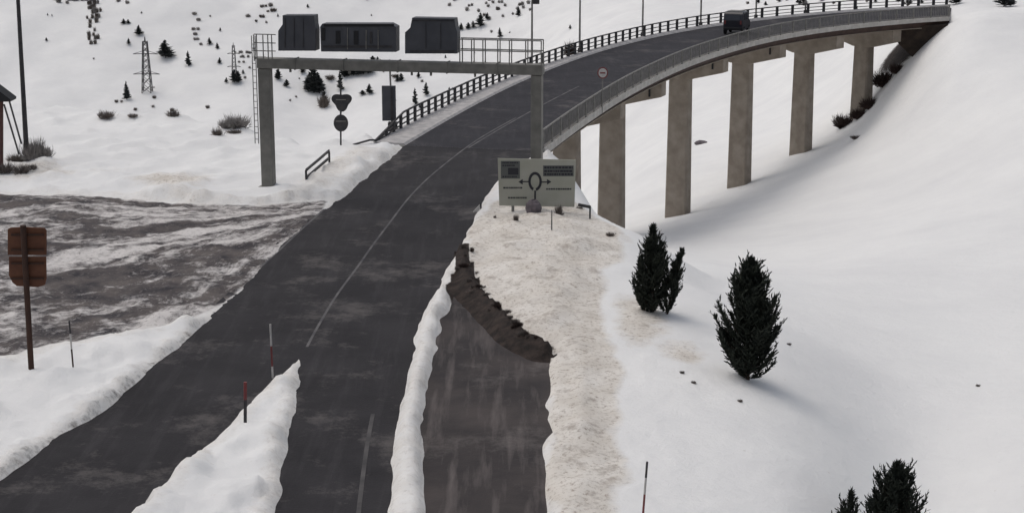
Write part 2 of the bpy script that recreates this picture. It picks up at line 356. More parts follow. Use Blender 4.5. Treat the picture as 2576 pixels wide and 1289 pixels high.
def heights(x, y, full=False):
    P = np.stack([x, y], 1); z = tps(x, y)
    z += fbm(x/3.1, y/3.1, 3, 17)*.10*np.clip(y/60, .5, 2); z += fbm(x/14, y/14, 4, 3)*np.clip((y-25)/260, .05, 3.5)*2.2
    near = y < 135
    Z = z.copy(); zone = np.zeros((len(x), 4)); flow = np.zeros((len(x), 3)); zone[:,3] = 1
    Q = P[near]
    if len(Q):
        qx, qy = Q[:,0], Q[:,1]
        nb = fbm(qx*1.2, qy*1.2, 4, 5); ne = fbm(qx*.9, qy*.9, 2, 21)*1.15; nf = fbm(qx*.45, qy*.45, 3, 9); nh = fbm(qx*2.3, qy*2.3, 4, 13)
        dp = sdist(Q, plat); wv = sstep((dp+.3)/(11-6.6*sstep((qy-56)/9)))
        dr = sdist(Q, road_poly)+ne*.22; dl = sdist(Q, lay_poly)+ne*.40; dlot = sdist(Q, lot_poly)
        pz = .16+nf*.25+nb*.08
        # the bank of thawing snow beside the service lane, and the berms
        db = sdist(Q, bank); pz += sstep(-db/2.2)*(.34+nf*.40+nb*.34)
        dbk = seg_dist(Q, left_bank); bk = np.exp(-(dbk/1.5)**2)
        pz += bk*(.30+nb*.45+nf*.3); lump = fbm(qx*.75, qy*.75, 4, 31); pz += np.where(qx < -6, np.clip(lump, -.1, .4)*.85, 0)
        pz += np.exp(-((dr-.55)/.4)**2)*(.07+nb*.15)
        berm = sstep((1.3-np.maximum(dr, dl))/1.0)*((dr > -.1) & (dl > -.1)); pz += berm*.10
        pz = np.where(dlot < .4, pz*sstep((dlot+.2)/1.5)+.03+(1-sstep((dlot+.2)/1.5))*np.maximum(nb*.22+nf*.1,-.01), pz)
        zz = pz*(1-wv)+np.minimum(z[near], 0.1)*wv
        zz = np.where(dp < 20, zz, z[near])
        dm = np.minimum(dr, dl)
        k = sstep((dm+.18)/.42); zz = np.where(dp < 1.0, (-.14)*(1-k)+zz*k, zz)
        near_road = np.exp(-(np.maximum(np.minimum(dm, np.maximum(dlot, 0)+.4), 0)/1.1)**2); zz = np.where((dm > .05) & (dp < 1), zz+(nh*.20*near_road+nh*.06)*sstep(dm/.5), zz)
        dsl = seg_dist(Q, soil_line); zz = np.where((dl < .05) & (dsl < 1.0), np.maximum(zz, .02+(.72-dsl)*.65+nh*.10), zz)
        ph_ = G(1400, 415); zz = np.where(dm > .2, zz-.45*np.exp(-(((qx-ph_.x)/1.3)**2+((qy-ph_.y)/5)**2)), zz)
        # nothing may poke through the deck
        Z[near] = zz
        zn = zone[near]; zn[:,0] = sstep(.5-(db+nf*1.6)/1.0)*.75*(1-wv*.5)
        ds = seg_dist(Q, soil_line); ds2 = seg_dist(Q, soil_left)
        zn[:,1] = np.maximum(np.exp(-(ds/1.05)**6)*np.where(dl < .10, 1, .0)*.95+np.exp(-(ds/.35)**2)*.3, np.exp(-(ds2/.42)**2)*.34)
        zn[:,0] = np.maximum(zn[:,0], np.exp(-(np.minimum(np.abs(dr), np.abs(dl))/.9)**2)*.40)
        zn[:,0] = np.maximum(zn[:,0], bk*.42); zn[:,0] = np.maximum(zn[:,0], np.where(dlot < 3.0, sstep(1-dlot/3.0), 0)*.36)
        zn[:,2] = sstep(.5-dlot/.8)*.62; zone[near] = zn
        dh, th = seg_dist(Q, lot_hi, want_t=True); dlo, tlo = seg_dist(Q, lot_lo, want_t=True)
        s = dh/(dh+dlo+1e-6); fn = flow[near]; fn[:,0] = s*9; fn[:,1] = (th+tlo)*.5*.24; fn[:,2] = 0; flow[near] = fn
    # field spots of thawed snow by the small firs, bare earth at a pier foot, earth and painted underdeck shade below the far abutment
    def spot(u, v, Y, rx, ry, ch, k):
        p = AY(u, v, Y); d = ((x-p.x)/rx)**2+((y-p.y)/ry)**2+fbm(x*.9, y*.9, 3, 41)*1.6; zone[:,ch] = np.maximum(zone[:,ch], np.exp(-np.maximum(d, 0))*k)
    spot(1610,880,54,.9,3.0,0,.85); spot(1700,950,51,.9,1.6,0,.62); spot(1545,600,66,1.0,1.5,0,.4); spot(445,470,77.5,2.2,2.5,0,.6); spot(250,430,80,3,2,0,.3); spot(60,440,80,3,3,0,.5)
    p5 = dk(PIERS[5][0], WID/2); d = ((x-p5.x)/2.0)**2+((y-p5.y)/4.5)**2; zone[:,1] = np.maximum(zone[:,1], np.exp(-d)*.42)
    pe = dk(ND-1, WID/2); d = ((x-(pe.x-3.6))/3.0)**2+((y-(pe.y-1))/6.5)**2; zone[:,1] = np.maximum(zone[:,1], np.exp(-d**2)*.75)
    # under the deck the ground keeps clear of it
    m = (y > 84) & (y < 160) & (x > -10) & (x < 50)
    if m.any():
        cl = np.stack([cx+NX*WID/2, cy+NY*WID/2], 1)[12:-22:3]
        dd = seg_dist(P[m], cl); zz = Z[m]; lim = -1.3; Z[m] = np.minimum(zz, lim+np.maximum(dd-5, 0)*1.2)
    return (Z, zone, flow) if full else Z
def hz(x, y): return float(heights(np.array([x], float), np.array([y], float))[0])
def hit(u, v, ymin=60, ymax=1400):             # where the sight line meets the terrain
    ys = np.exp(np.linspace(math.log(ymin), math.log(ymax), 420)); d = ray(u, v)
    xs = d.x/d.y*ys; zr = H+d.z/d.y*ys; g = heights(xs, ys); m = np.nonzero(g > zr)[0]
    i = m[0] if len(m) else len(ys)-1
    return Vector((xs[i], ys[i], g[i]))

# ground sheet
rows = np.exp(np.linspace(math.log(14), math.log(2400), 1120)); cols = np.linspace(-.62, .62, 400)
gy, ga = np.meshgrid(rows, cols, indexing='ij'); gx = ga*(gy+4)
fx_, fy_ = gx.ravel(), gy.ravel(); Zg, zone, flow = heights(fx_, fy_, True)
me = bpy.data.meshes.new('ground'); nr, nc = gy.shape
vv = np.stack([fx_, fy_, Zg], 1); idx = np.arange(nr*nc).reshape(nr, nc)
q = np.stack([idx[:-1,:-1], idx[:-1,1:], idx[1:,1:], idx[1:,:-1]], -1).reshape(-1, 4)
me.vertices.add(len(vv)); me.vertices.foreach_set('co', vv.ravel()); me.loops.add(q.size); me.loops.foreach_set('vertex_index', q.ravel())
me.polygons.add(len(q)); me.polygons.foreach_set('loop_start', np.arange(0, q.size, 4)); me.polygons.foreach_set('loop_total', np.full(len(q), 4))
me.polygons.foreach_set('use_smooth', np.ones(len(q), bool)); me.update(calc_edges=True)
ca = me.attributes.new('zone', 'FLOAT_COLOR', 'POINT'); ca.data.foreach_set('color', zone.ravel())
fa = me.attributes.new('flow', 'FLOAT_VECTOR', 'POINT'); fa.data.foreach_set('vector', flow.ravel())
me.materials.append(M['ground'])
go = bpy.data.objects.new('ground', me); COL.objects.link(go); tag(go, 'snow covered ground, verge banks, valley and far hillside', kind='structure')

def sheet(name, poly, z, m, label=None):
    import bmesh
    bm = bmesh.new(); f = bm.faces.new([bm.verts.new((x, y, z)) for x, y in poly]); bmesh.ops.triangulate(bm, faces=[f], ngon_method='BEAUTY')
    mm = bpy.data.meshes.new(name); bm.normal_update()
    if sum(f.normal.z for f in bm.faces) < 0: bmesh.ops.reverse_faces(bm, faces=bm.faces)
    bm.to_mesh(mm); bm.free(); mm.materials.append(m)
    o = bpy.data.objects.new(name, mm); COL.objects.link(o); return tag(o, label, kind='structure')
sheet('road', road_sheet, 0, M['asphalt'], 'wet dark asphalt road forking in two around a snowy wedge')
sheet('service_lane', lay_sheet, .004, M['gritty'], 'gritty brown service lane between snow banks')
def strip(line, wd, z, name, m, dash=None):
    b = MB(); P = [Vector((p[0], p[1], z)) for p in line]
    for i in range(len(P)-1):
        d = (P[i+1]-P[i]).normalized(); nn = Vector((-d.y, d.x, 0))*wd/2
        b.add([P[i]-nn, P[i+1]-nn, P[i+1]+nn, P[i]+nn], [(0,1,2,3)])
    return b.build(name, m)
def line_u(l): return smooth_line(gpts(l), 6)
tag(strip(line_u([(1298,296),(1200,352),(1100,428),(1035,490),(980,560),(935,620),(900,670),(845,745),(800,820),(772,872)]), .085, .006, 'road_marking', M['mark']), 'worn pale centre line running up to the bridge', kind='structure')
tag(strip(line_u([(832,512),(760,575),(690,640),(620,700),(570,728)]), .10, .006, 'road_marking', M['mark']), 'faint edge line beside the snowy junction', kind='structure')
tag(strip(line_u([(938,1040),(925,1110),(915,1180),(902,1289),(900,1330)]), .11, .006, 'road_marking', M['faint']), 'worn pale line along the middle lane', kind='structure')

# ---------------------------------------------------------------- viaduct
via = empty('viaduct', dk(0, WID/2), 'long curving concrete viaduct on slim piers crossing the snowy valley', 'bridge')
VO = via.location
def ribbon(b, o1, z1, o2, z2, i0=0, i1=ND):
    rg = list(range(i0, i1)); f1 = o1 if callable(o1) else (lambda i: o1); f2 = o2 if callable(o2) else (lambda i: o2)
    vs = []
    for i in rg:
        p = dk(i, f1(i)); p.z = z1; q_ = dk(i, f2(i)); q_.z = z2; vs += [p, q_]
    b.add(vs, [(2*k, 2*k+2, 2*k+3, 2*k+1) for k in range(len(rg)-1)])
def loopsweep(b, prof, i0=0, i1=ND):           # closed profile [(off, z)]
    n_ = len(prof)
    vs = []
    for i in range(i0, i1):
        for o_, z_ in prof:
            p = dk(i, o_(i) if callable(o_) else o_); p.z = z_; vs.append(p)
    fs = [(k*n_+j, k*n_+(j+1)%n_, (k+1)*n_+(j+1)%n_, (k+1)*n_+j) for k in range(i1-i0-1) for j in range(n_)]
    fs += [tuple(range(n_)), tuple(range((i1-i0)*n_-1, (i1-i0-1)*n_-1, -1))]
    b.add(vs, fs)
b = MB(); loopsweep(b, [(0.0,-.01),(0.0,-.24),(WID,-.24),(WID,-.01)]); b.build('deck', M['edge_concrete'], via, VO)
b = MB(); loopsweep(b, [(.5,-.242),(.75,-.8),(1.6,-.8),(1.6,-.242)]); loopsweep(b, [(WID-.55,-.302),(WID-1.6,-.302),(WID-1.6,-.8),(WID-.8,-.8)])
b.build('girder', M['rust'], via, VO)
b = MB(); loopsweep(b, [(.65,-.8),(.65,-.86),(1.75,-.86),(1.75,-.8)]); b.build('flange', M['concrete'], via, VO)
b = MB(); ribbon(b, .28, .002, la, .002); b.build('carriageway', M['deck_asphalt'], via, VO)
b = MB(); loopsweep(b, [(0.003,-.008),(.003,.12),(.26,.12),(.26,-.008)]); b.build('kerb', M['edge_concrete'], via, VO)
snowy = mat('trodden_snow', (.36,.35,.35), .95, noise=(.52,.50,.49), scale=2.2, bump=.4)
b = MB(); loopsweep(b, [(la,-.008),(lambda i: la(i)+.12,.10),(WID-.003,.14),(WID-.003,-.008)]); b.build('walkway', snowy, via, VO)
b = MB()
k0 = 0
vs = []
for i in range(0, 60):
    p = dk(i, 3.95-.25*min(1, SD[i]/20)); p.z = .006; q_ = dk(i, 4.05-.25*min(1, SD[i]/20)); q_.z = .006; vs += [p, q_]
b.add(vs, [(2*k, 2*k+2, 2*k+3, 2*k+1) for k in range(59)]); b.build('centre_line', M['mark'], via, VO)

def pos_at(s, off, z=0):
    i = min(max(s/.4, 0), ND-1.001); a = int(i); t = i-a
    p = dk(a, off).lerp(dk(a+1, off), t); p.z = z; return p
def rail_line(off, z, wd, hg, b, s0_=0, s1_=None):
    s1_ = s1_ or SD[-1]; n_ = int((s1_-s0_)/1.2)
    for k in range(n_):
        b.bar(pos_at(s0_+k*(s1_-s0_)/n_, off, z), pos_at(s0_+(k+1)*(s1_-s0_)/n_, off, z), wd, hg)
LO = WID-.12
def ltop(s_): return .12+.84*min(1, (s_+.5)/5.5)
def rail_ramp(f, wd, hg, b):
    n_ = int(SD[-1]/1.2)
    for k in range(n_):
        sa, sb = k*SD[-1]/n_, (k+1)*SD[-1]/n_; b.bar(pos_at(sa, LO, f(sa)), pos_at(sb, LO, f(sb)), wd, hg)
lr = empty('far_railing', (0,0,0), None, None); lr.parent = via
lr['label'] = 'dark steel railing with open posts along the far side'
for nm, f in (('top_rail', lambda q: ltop(q)), ('middle_rail', lambda q: ltop(q)*.66), ('lower_rail', lambda q: ltop(q)*.36)):
    b = MB(); rail_ramp(f, .08, .085 if nm == 'top_rail' else .055, b); b.build(nm, M['dark_steel'], lr, VO)
def post_run(parent, off, mat_, w1, l1, h1, s_, step, ends, hf=None):
    m_ = None; k = 0
    while s_ < ends:
        p = pos_at(s_, off, .10); q_ = pos_at(s_+.2, off, .10); d_ = q_-p
        if m_ is None:
            o = MB().box((0,0,.5), (l1, w1, 1.0)).build('post', mat_, parent); m_ = o
        else:
            o = m_.copy(); COL.objects.link(o)
        o.location = p-VO; o.rotation_euler = (0, 0, math.atan2(d_.y, d_.x)); o.scale = (1, 1, hf(s_) if hf else h1); s_ += step; k += 1
b = MB(); q0 = G(888,369); q1_ = pos_at(0, LO, ltop(0))
for k_ in range(4): b.bar(q0.lerp(q1_, k_/4)+Vector((0,0,.1)), q0.lerp(q1_, (k_+1)/4)+Vector((0,0,.1 if k_ < 3 else 0)), .07, .09)
b.build('ramped_end', M['dark_steel'], lr, VO)
post_run(lr, LO, M['dark_steel'], .10, .28, .85, .6, 1.25, SD[-1]-.3, lambda q: max(.12, ltop(q)-.10))
RO = .13
rr = empty('near_railing', (0,0,0), None, None); rr.parent = via; rr['label'] = 'pale galvanised railing with close bars along the near side'
b = MB(); rail_line(RO, 1.06, .07, .08, b); b.build('top_rail', M['galv'], rr, VO)
b = MB(); rail_line(RO, .22, .05, .05, b); b.build('lower_rail', M['galv'], rr, VO)
b = MB(); s_ = .1
while s_ < SD[-1]-.1:
    p = pos_at(s_, RO, .12); b.bar(p, p+Vector((0,0,.94)), .028, .04); s_ += .2
b.build('infill_bars', M['galv'], rr, VO)
post_run(rr, RO-.02, M['galv'], .09, .09, 1.0, .1, 2.1, SD[-1]-.1)

for k, (i, vb) in enumerate(PIERS):
    T = Vector((tx[i], ty[i], 0)); N = Vector((NX[i], NY[i], 0)); c = dk(i, WID/2)
    gz = hz(c.x, c.y)-1.5
    zt = -.88; hl = 3.7
    col = MB(); cw, cd = .89, .55
    taper = .92
    vs = []
    for z_, f_ in ((gz, 1.06), (-2.3, taper)):
        for a_, b_ in ((-1,-.72),(-.86,-1),(.86,-1),(1,-.72),(1,.72),(.86,1),(-.86,1),(-1,.72)):
            p = c+N*a_*cw*f_+T*b_*cd*f_; p.z = z_; vs.append(p)
    col.add(vs, [(j, (j+1)%8, 8+(j+1)%8, 8+j) for j in range(8)]+[tuple(range(7,-1,-1)), tuple(range(8,16))])
    pr = col.build('pier', M['concrete'], via, VO)
    cap = MB(); prof = [(-hl, zt), (-hl, zt-1.05), (-.90, zt-1.75), (.90, zt-1.75), (hl, zt-1.05), (hl, zt)]
    pts = []
    for a_, z_ in prof:
        p = c+N*a_-T*.56; p.z = z_; pts.append(p)
    cap.prism(pts, T*1.12); cap.build('pier_cap', M['concrete'], pr, VO, bevel=.04)
    if k in (1, 2, 3):
        dpp = MB(); p = c-N*(hl-.85)-T*.64; p.z = -.35; q_ = p.copy(); q_.z = zt-.8 if k > 1 else zt-1.05
        dpp.tube(p, q_, .07, n=8); dpp.build('downpipe', M['black'], pr, VO)
# far abutment: earth face with the deck-end underside shade built into its outline and colour
ab = MB(); ab.prism([AY(u, v, dk(ND-14, 1.5).y) for u, v in ((2230,69),(2385,62),(2385,92),(2352,116),(2325,136),(2295,143),(2262,112))], Vector((1.2,5,0))); ab.build('abutment', M['soil_and_shade'], via, VO)
# near abutment
T = Vector((tx[0], ty[0], 0)); N = Vector((NX[0], NY[0], 0)); c = dk(0, WID/2)
ab = MB(); p = c+T*.5; p.z = -2.3; ab.box(p, (WID-.3, 1.0, 3.95), Matrix.Rotation(math.atan2(N.y, N.x), 3, 'Z')); ab.build('abutment', M['concrete'], via, VO)

# ---------------------------------------------------------------- lamp posts behind the far railing
def lamp():
    r = empty('lamp_post', (0,0,0), None, 'lamp post', 'lamp posts along the far side of the viaduct')
    b = MB(); b.tube((0,0,-.4), (0,0,8.5), .085, .05, 8); b.build('pole', M['galv'], r)
    b = MB(); b.tube((0,0,8.45), (.9,-.5,8.8), .04, .035, 6); b.build('arm', M['galv'], r)
    b = MB(); b.box((1.15,-.64,8.82), (.6,.22,.12), Matrix.Rotation(-.5, 3, 'Z')); b.build('lamp_head', M['dark_steel'], r, bevel=.03)
    b = MB(); b.box((0,0,.25), (.24,.24,.5)); b.build('base', M['dark_steel'], r, bevel=.02)
    return r
lp = lamp(); LAMPS = [(1338,'nearest lamp post, its pole rising just behind the gantry'),(1455,'second lamp post, beside a dark bush by the railing'),(1612,'third lamp post, standing just right above the small round sign'),(1752,'fourth lamp post, left of the dark vehicle'),
    (1885,'fifth lamp post, just right of the dark vehicle'),(2015,'sixth lamp post, far along the bridge'),(2140,'seventh and farthest lamp post, by the end of the bridge')]
for k, (u, lab) in enumerate(LAMPS):
    best = min(range(ND), key=lambda i: abs(1288+dk(i, WID+.12).x/dk(i, WID+.12).y*F*.985-u))
    o = lp if k == 0 else copy_tree(lp)
    p = dk(best, WID+.16); o.location = (p.x, p.y, -.1); o.rotation_euler = (0, 0, math.atan2(-NY[best], -NX[best])); o['label'] = lab
q_ = lp.location
sq = empty('loudspeaker', (q_.x, q_.y, 4.6), 'dark box fixed high on the lamp post behind the gantry', 'loudspeaker')
b = MB(); b.box((.28,-.05,.05), (.45,.35,.36)); b.build('horn', M['dark_steel'], sq, bevel=.05); b = MB(); b.bar((0,0,0), (.2,0,0), .05, .05); b.build('bracket', M['dark_steel'], sq)

# ---------------------------------------------------------------- gantry
PL = G(677, 482); PL.z = 0; PR = G(1350, 508); PR.z = 0
gd = (PR-PL).normalized(); gn = Vector((-gd.y, gd.x, 0)); gang = math.atan2(gd.y, gd.x); GR = Matrix.Rotation(gang, 3, 'Z')
gan = empty('sign_gantry', PL, 'grey steel gantry spanning the road, carrying dark message boxes', 'gantry'); GO = gan.location
ZB = 5.78
for k, P_ in enumerate((PL, PR)):
    b = MB(); wv_ = .53 if k == 0 else .46
    b.box(P_+Vector((0,0,ZB/2-.3)), (wv_, .48, ZB-.04+.6-.44), GR); pst = b.build('post', M['gantry'], gan, GO, bevel=.02)
    b = MB(); b.box(P_+Vector((0,0,.18)), (.9,.9,.12), GR); b.build('base_plate', M['gantry'], pst, GO)
b = MB(); ctr = (PL+PR)/2+Vector((0,0,ZB)); ln = (PR-PL).length+.55; b.box(ctr, (ln, .60, .44), GR); beam = b.build('beam', M['gantry'], gan, GO, bevel=.02)
for t in (.12,.3,.5,.68,.86):
    b = MB(); b.box(PL.lerp(PR, t)+Vector((0,0,ZB)), (.05,.66,.5), GR); b.build('flange_joint', M['gantry'], beam, GO)
for t in (.1,.32,.55,.62,.78):
    b = MB(); b.box(PL.lerp(PR, t)+Vector((0,0,ZB-.30))-gn*.15, (.08,.1,.14), GR); b.build('clamp', M['gantry'], beam, GO)
def gp(u, z, dn=0):                           # point in the gantry's plane above the beam, at picture column u
    best = None
    for k in range(0, 1201):
        t = -.08+k/1200*1.16; p = PL.lerp(PR, t); vv_ = Vector((p.x, p.y, z-H))
        dep = vv_.y*cp-vv_.z*sp; uu = 1288+p.x/dep*F
        if best is None or abs(uu-u) < best[0]: best = (abs(uu-u), p)
    p = best[1]-gn*dn; return Vector((p.x, p.y, z))
def zat(v, u=1000):                           # height above the beam at picture row v
    Y = gp(u, 6).y; return AY(u, v, Y).z
def gbox(outline, depth, name, label, slots=(), ribs=()):
    pts = [gp(u, zat(v, u), .30) for u, v in outline]
    b = MB(); b.prism(pts, gn*depth); o = b.build(name, M['panel'], gan, GO, bevel=.015); tag(o, label)
    for (u0, v0, u1, v1, mt) in slots:
        b = MB(); pts = [gp(u, zat(v, u), .33) for u, v in ((u0,v0),(u1,v0),(u1,v1),(u0,v1))]; b.prism(pts, gn*.028); b.build('slot' if mt == 'black' else 'rib', M[mt], o, GO)
    return o
gbox([(705,126),(705,76),(716,60),(716,37),(795,37),(796,60),(799,72),(799,126)], .62, 'message_box', 'leftmost dark message box, narrower at its top', [(722,44,724,118,'dark_steel'),(745,44,746,118,'dark_steel'),(768,44,769,118,'dark_steel')])
gbox([(812,128),(810,66),(816,58),(985,58),(1001,66),(1001,129)], .62, 'message_box', 'wide low dark message box with two black slots',
     [(820,58.5,996,65,'black'),(815,68,823,100,'black'),(850,76,861,108,'black'),(895,76,906,110,'black'),(935,78,941,108,'dark_steel'),(955,74,957,122,'galv'),(925,74,927,122,'galv'),(878,68,880,122,'galv'),(818,112,990,118,'dark_steel')])
gbox([(1023,133),(1023,80),(1036,68),(1041,43),(1147,45),(1150,68),(1154,78),(1154,133)], .62, 'message_box', 'rightmost dark message box, tall and tapering to its top', [(1042,48,1145,52,'dark_steel'),(1036,124,1148,130,'dark_steel'),(1075,56,1076,120,'dark_steel'),(1112,56,1113,120,'dark_steel')])
b = MB()
for u in (1160,1190,1218,1255,1284,1325,1364):
    p = gp(u, ZB+.22, .26); b.bar(p, p+Vector((0,0,1.02)), .05, .05); p = gp(u, ZB+.22, -.26); b.bar(p, p+Vector((0,0,1.02)), .05, .05)
for hgt in (.55, 1.02):
    for dn in (.26, -.26): b.bar(gp(1156, ZB+.22+hgt, dn), gp(1365, ZB+.22+hgt, dn), .045, .045)
b.build('guard_rail', M['galv'], gan, GO)
b = MB()
for u in (645,652,668,680,690):
    p = gp(u, ZB+.1, .26); b.bar(p, p+Vector((0,0,1.15)), .045, .045)
for hgt in (.4,.75,1.12): b.bar(gp(643, ZB+.15+hgt, .26), gp(698, ZB+.15+hgt, .26), .04, .04)
b.bar(gp(643, ZB+.2, -.1), gp(662, ZB+.2, -.1), .5, .06)
b.build('guard_rail', M['galv'], gan, GO)
lad = MB(); pa, pb = gp(645, 2.5, .2), gp(654, 2.5, .2)
for p in (pa, pb): lad.bar(Vector((p.x,p.y,2.2)), Vector((p.x,p.y,ZB+1.2)), .035, .035)
z_ = 2.4
while z_ < ZB+1.1: lad.bar(Vector((pa.x,pa.y,z_)), Vector((pb.x,pb.y,z_)), .025, .025); z_ += .28
lad.build('ladder', M['galv'], gan, GO)

# ---------------------------------------------------------------- roadside signs
def disc(b, c, r, nrm, th, sq_=1.0, n_=24, shape=None):
    nrm = nrm.normalized(); a = nrm.cross(Vector((0,0,1))).normalized(); up = Vector((0,0,1)); pts = []
    for k in range(n_):
        t = 2*math.pi*k/n_; rr_ = r
        if shape: rr_ = r*shape(t)
        pts.append(c+a*math.cos(t)*rr_+up*math.sin(t)*rr_*sq_)
    b.prism(pts, nrm*th)
toC = Vector((0,-1,0))
p0 = G(857, 376); Yr = p0.y
rs = empty('traffic_sign', p0, 'pair of dark sign backs, a pointed one over a round one, on one thin post', 'road sign')
b = MB(); b.tube(p0-Vector((0,0,.3)), AY(857, 205, Yr), .045, n=8); b.build('post', M['dark_steel'], rs, p0)
def yl(t): return 1.0+.20*math.cos(3*(t+math.pi/2))
b = MB(); disc(b, AY(860, 255, Yr)+toC*.05, .47, toC, .03, .92, 36, yl); b.build('yield_panel', M['dark_steel'], rs, p0)
b = MB(); disc(b, AY(858, 309, Yr)+toC*.05, .37, toC, .03, 1.18, 28); b.build('round_panel', M['dark_steel'], rs, p0)
b = MB()
for v in (250, 304): b.box(AY(858, v, Yr)+toC*.1, (.5,.03,.05))
b.build('bracket', M['galv'], rs, p0)
p0 = G(988, 330); Yr = p0.y
rs = empty('info_sign', p0, 'tall narrow dark panel on a thin pole behind the railing', 'road sign')
b = MB(); b.tube(p0-Vector((0,0,1)), AY(980, 150, Yr), .05, n=8); b.build('pole', M['galv'], rs, p0)
b = MB(); b.box((AY(961,215,Yr)+AY(996,304,Yr))/2, (35/pxm(Yr), .16, 89/pxm(Yr))); o = b.build('panel', M['panel'], rs, p0, bevel=.02)
b = MB()
b.box((AY(984,217,Yr)+AY(988,302,Yr))/2+toC*.1, (.12,.05,1.75)); b.build('spine', M['dark_steel'], o, p0)
b = MB(); b.box(AY(988,318,Yr), (.5,.4,.5)); b.build('foot_box', M['dark_steel'], rs, p0, bevel=.03)

# brown sign back, left foreground
p0 = G(79, 936); Yb = p0.y
bs = empty('road_sign', p0, 'brown back of a large two piece sign on a brown post in the left foreground', 'road sign')
top = AY(58, 566, Yb)
b = MB(); b.tube(p0-Vector((0,0,.3)), top, .085, .085, 10); b.build('post', M['brown_post'], bs, p0)
def plate(pts, name, th=.04): 
    b = MB(); b.prism([AY(u, v, Yb+.13) for u, v in pts], Vector((0, th, 0))); return b.build(name, M['brown_sign'], bs, p0, bevel=.012)
up_ = plate([(19,641),(19,576),(26,572),(58,570),(112,573),(117,579),(117,641)], 'upper_panel')
lo_ = plate([(22,645),(116,645),(117,700),(113,716),(96,722),(42,719),(31,710),(22,692)], 'lower_panel')
b = MB()
for v in (590,628,662,700):
    b.bar(AY(28, v, Yb+.10), AY(110, v, Yb+.10), .05, .05)
b.build('bracket', M['brown_post'], bs, p0)

# no overtaking sign on the near railing
i = min(range(ND), key=lambda i: abs(1288+dk(i,-.05).x/dk(i,-.05).y*F-1519)); p0 = dk(i, -.02); p0.z = 0
ns = empty('traffic_sign', p0, 'small round red rimmed sign standing above the near railing', 'road sign')
c = AY(1512, 183, p0.y); b = MB(); b.tube(p0-Vector((0,0,.2)), Vector((p0.x, p0.y, c.z+.2)), .03, n=8); b.build('post', M['galv'], ns, p0)
c = Vector((p0.x, p0.y-.06, c.z)); b = MB(); disc(b, c, .31, toC, .02, 1.1); rim = b.build('rim', M['red'], ns, p0)
b = MB(); disc(b, c+toC*.022, .245, toC, .006, 1.1); b.build('face', M['white'], rim, p0)
b = MB(); b.box(c+toC*.033, (.30,.008,.09)); b.build('symbol', M['red'], rim, p0)

# large roundabout direction sign
p0 = G(1346, 545); Yd = p0.y
ds_ = empty('direction_sign', Vector((p0.x, p0.y, .4)), 'large grey direction sign with a roundabout ring symbol, on the snow bank', 'road sign'); O_ = ds_.location
def DP(u, v, d=0): q2 = AY(u, v, Yd); return Vector((q2.x, Yd-d, q2.z))
b = MB(); b.prism([DP(1252,398), DP(1449,402), DP(1445,520), DP(1256,517)], Vector((0,.05,0))); bd = b.build('board', M['sign_face'], ds_, O_)
for u in (1290, 1410):
    b = MB(); q2 = DP(u, 450, -.10); b.tube(Vector((q2.x, Yd+.10, -.3)), Vector((q2.x, Yd+.10, DP(u,402).z)), .06, n=8); b.build('post', M['galv'], ds_, O_)
def patch(b, u0, v0, u1, v1, d): b.prism([DP(u0,v0,d), DP(u1,v0,d), DP(u1,v1,d), DP(u0,v1,d)], Vector((0,.004,0)))
for q4 in ((1260,405,1308,449),(1366,416,1443,443)):
    b = MB(); patch(b, *q4, .008); b.build('inset_panel', M['sign_mid'], bd, O_)
b = MB()
patch(b, 1278,422,1304,439,.016)
rnd = random.Random(3)
for v, u0, u1, d in ((409,1264,1303,.016),(416,1264,1296,.016),(444,1264,1300,.016)):
    u = u0
    while u < u1: w_ = rnd.uniform(2.5, 5); patch(b, u, v-1.8, min(u+w_, u1), v+1.8, d); u += w_+rnd.uniform(.8, 2)
for v in (421, 430, 438):
    u = 1369
    while u < 1440: w_ = rnd.uniform(3, 8); patch(b, u, v-2.6, min(u+w_, 1441), v+2.4, .016); u += w_+rnd.uniform(.8, 1.8)
for v, u0, u1 in ((472,1266,1314),(497,1278,1326),(475,1374,1437)):
    u = u0
    while u < u1: w_ = rnd.uniform(3, 6); patch(b, u, v-2.0, min(u+w_, u1), v+2.0, .008); u += w_+rnd.uniform(1, 2.2)
b.build('lettering', M['sign_dark'], bd, O_)
b = MB(); cu, cv = 1346, 456
prev = None
for k in range(25):
    t = R(-82+k*334/24); a1 = (cu+18*math.cos(t)*.95, cv-24*math.sin(t)); a2 = (cu+11.5*math.cos(t)*.95, cv-17*math.sin(t))
    if prev: b.prism([DP(*prev[0],.01), DP(*a1,.01), DP(*a2,.01), DP(*prev[1],.01)], Vector((0,.004,0)))
    prev = (a1, a2)
patch(b, 1344,479,1348,520,.01)
patch(b, 1315,455,1330,458,.01); patch(b, 1362,456,1376,459,.01)
for cu2, s2 in ((1310,-1),(1381,1)):
    b.prism([DP(cu2-5*s2,450,.01), DP(cu2+6*s2,457,.01), DP(cu2-5*s2,464,.01)], Vector((0,.004,0)))
b.build('roundabout_symbol', M['sign_dark'], bd, O_)

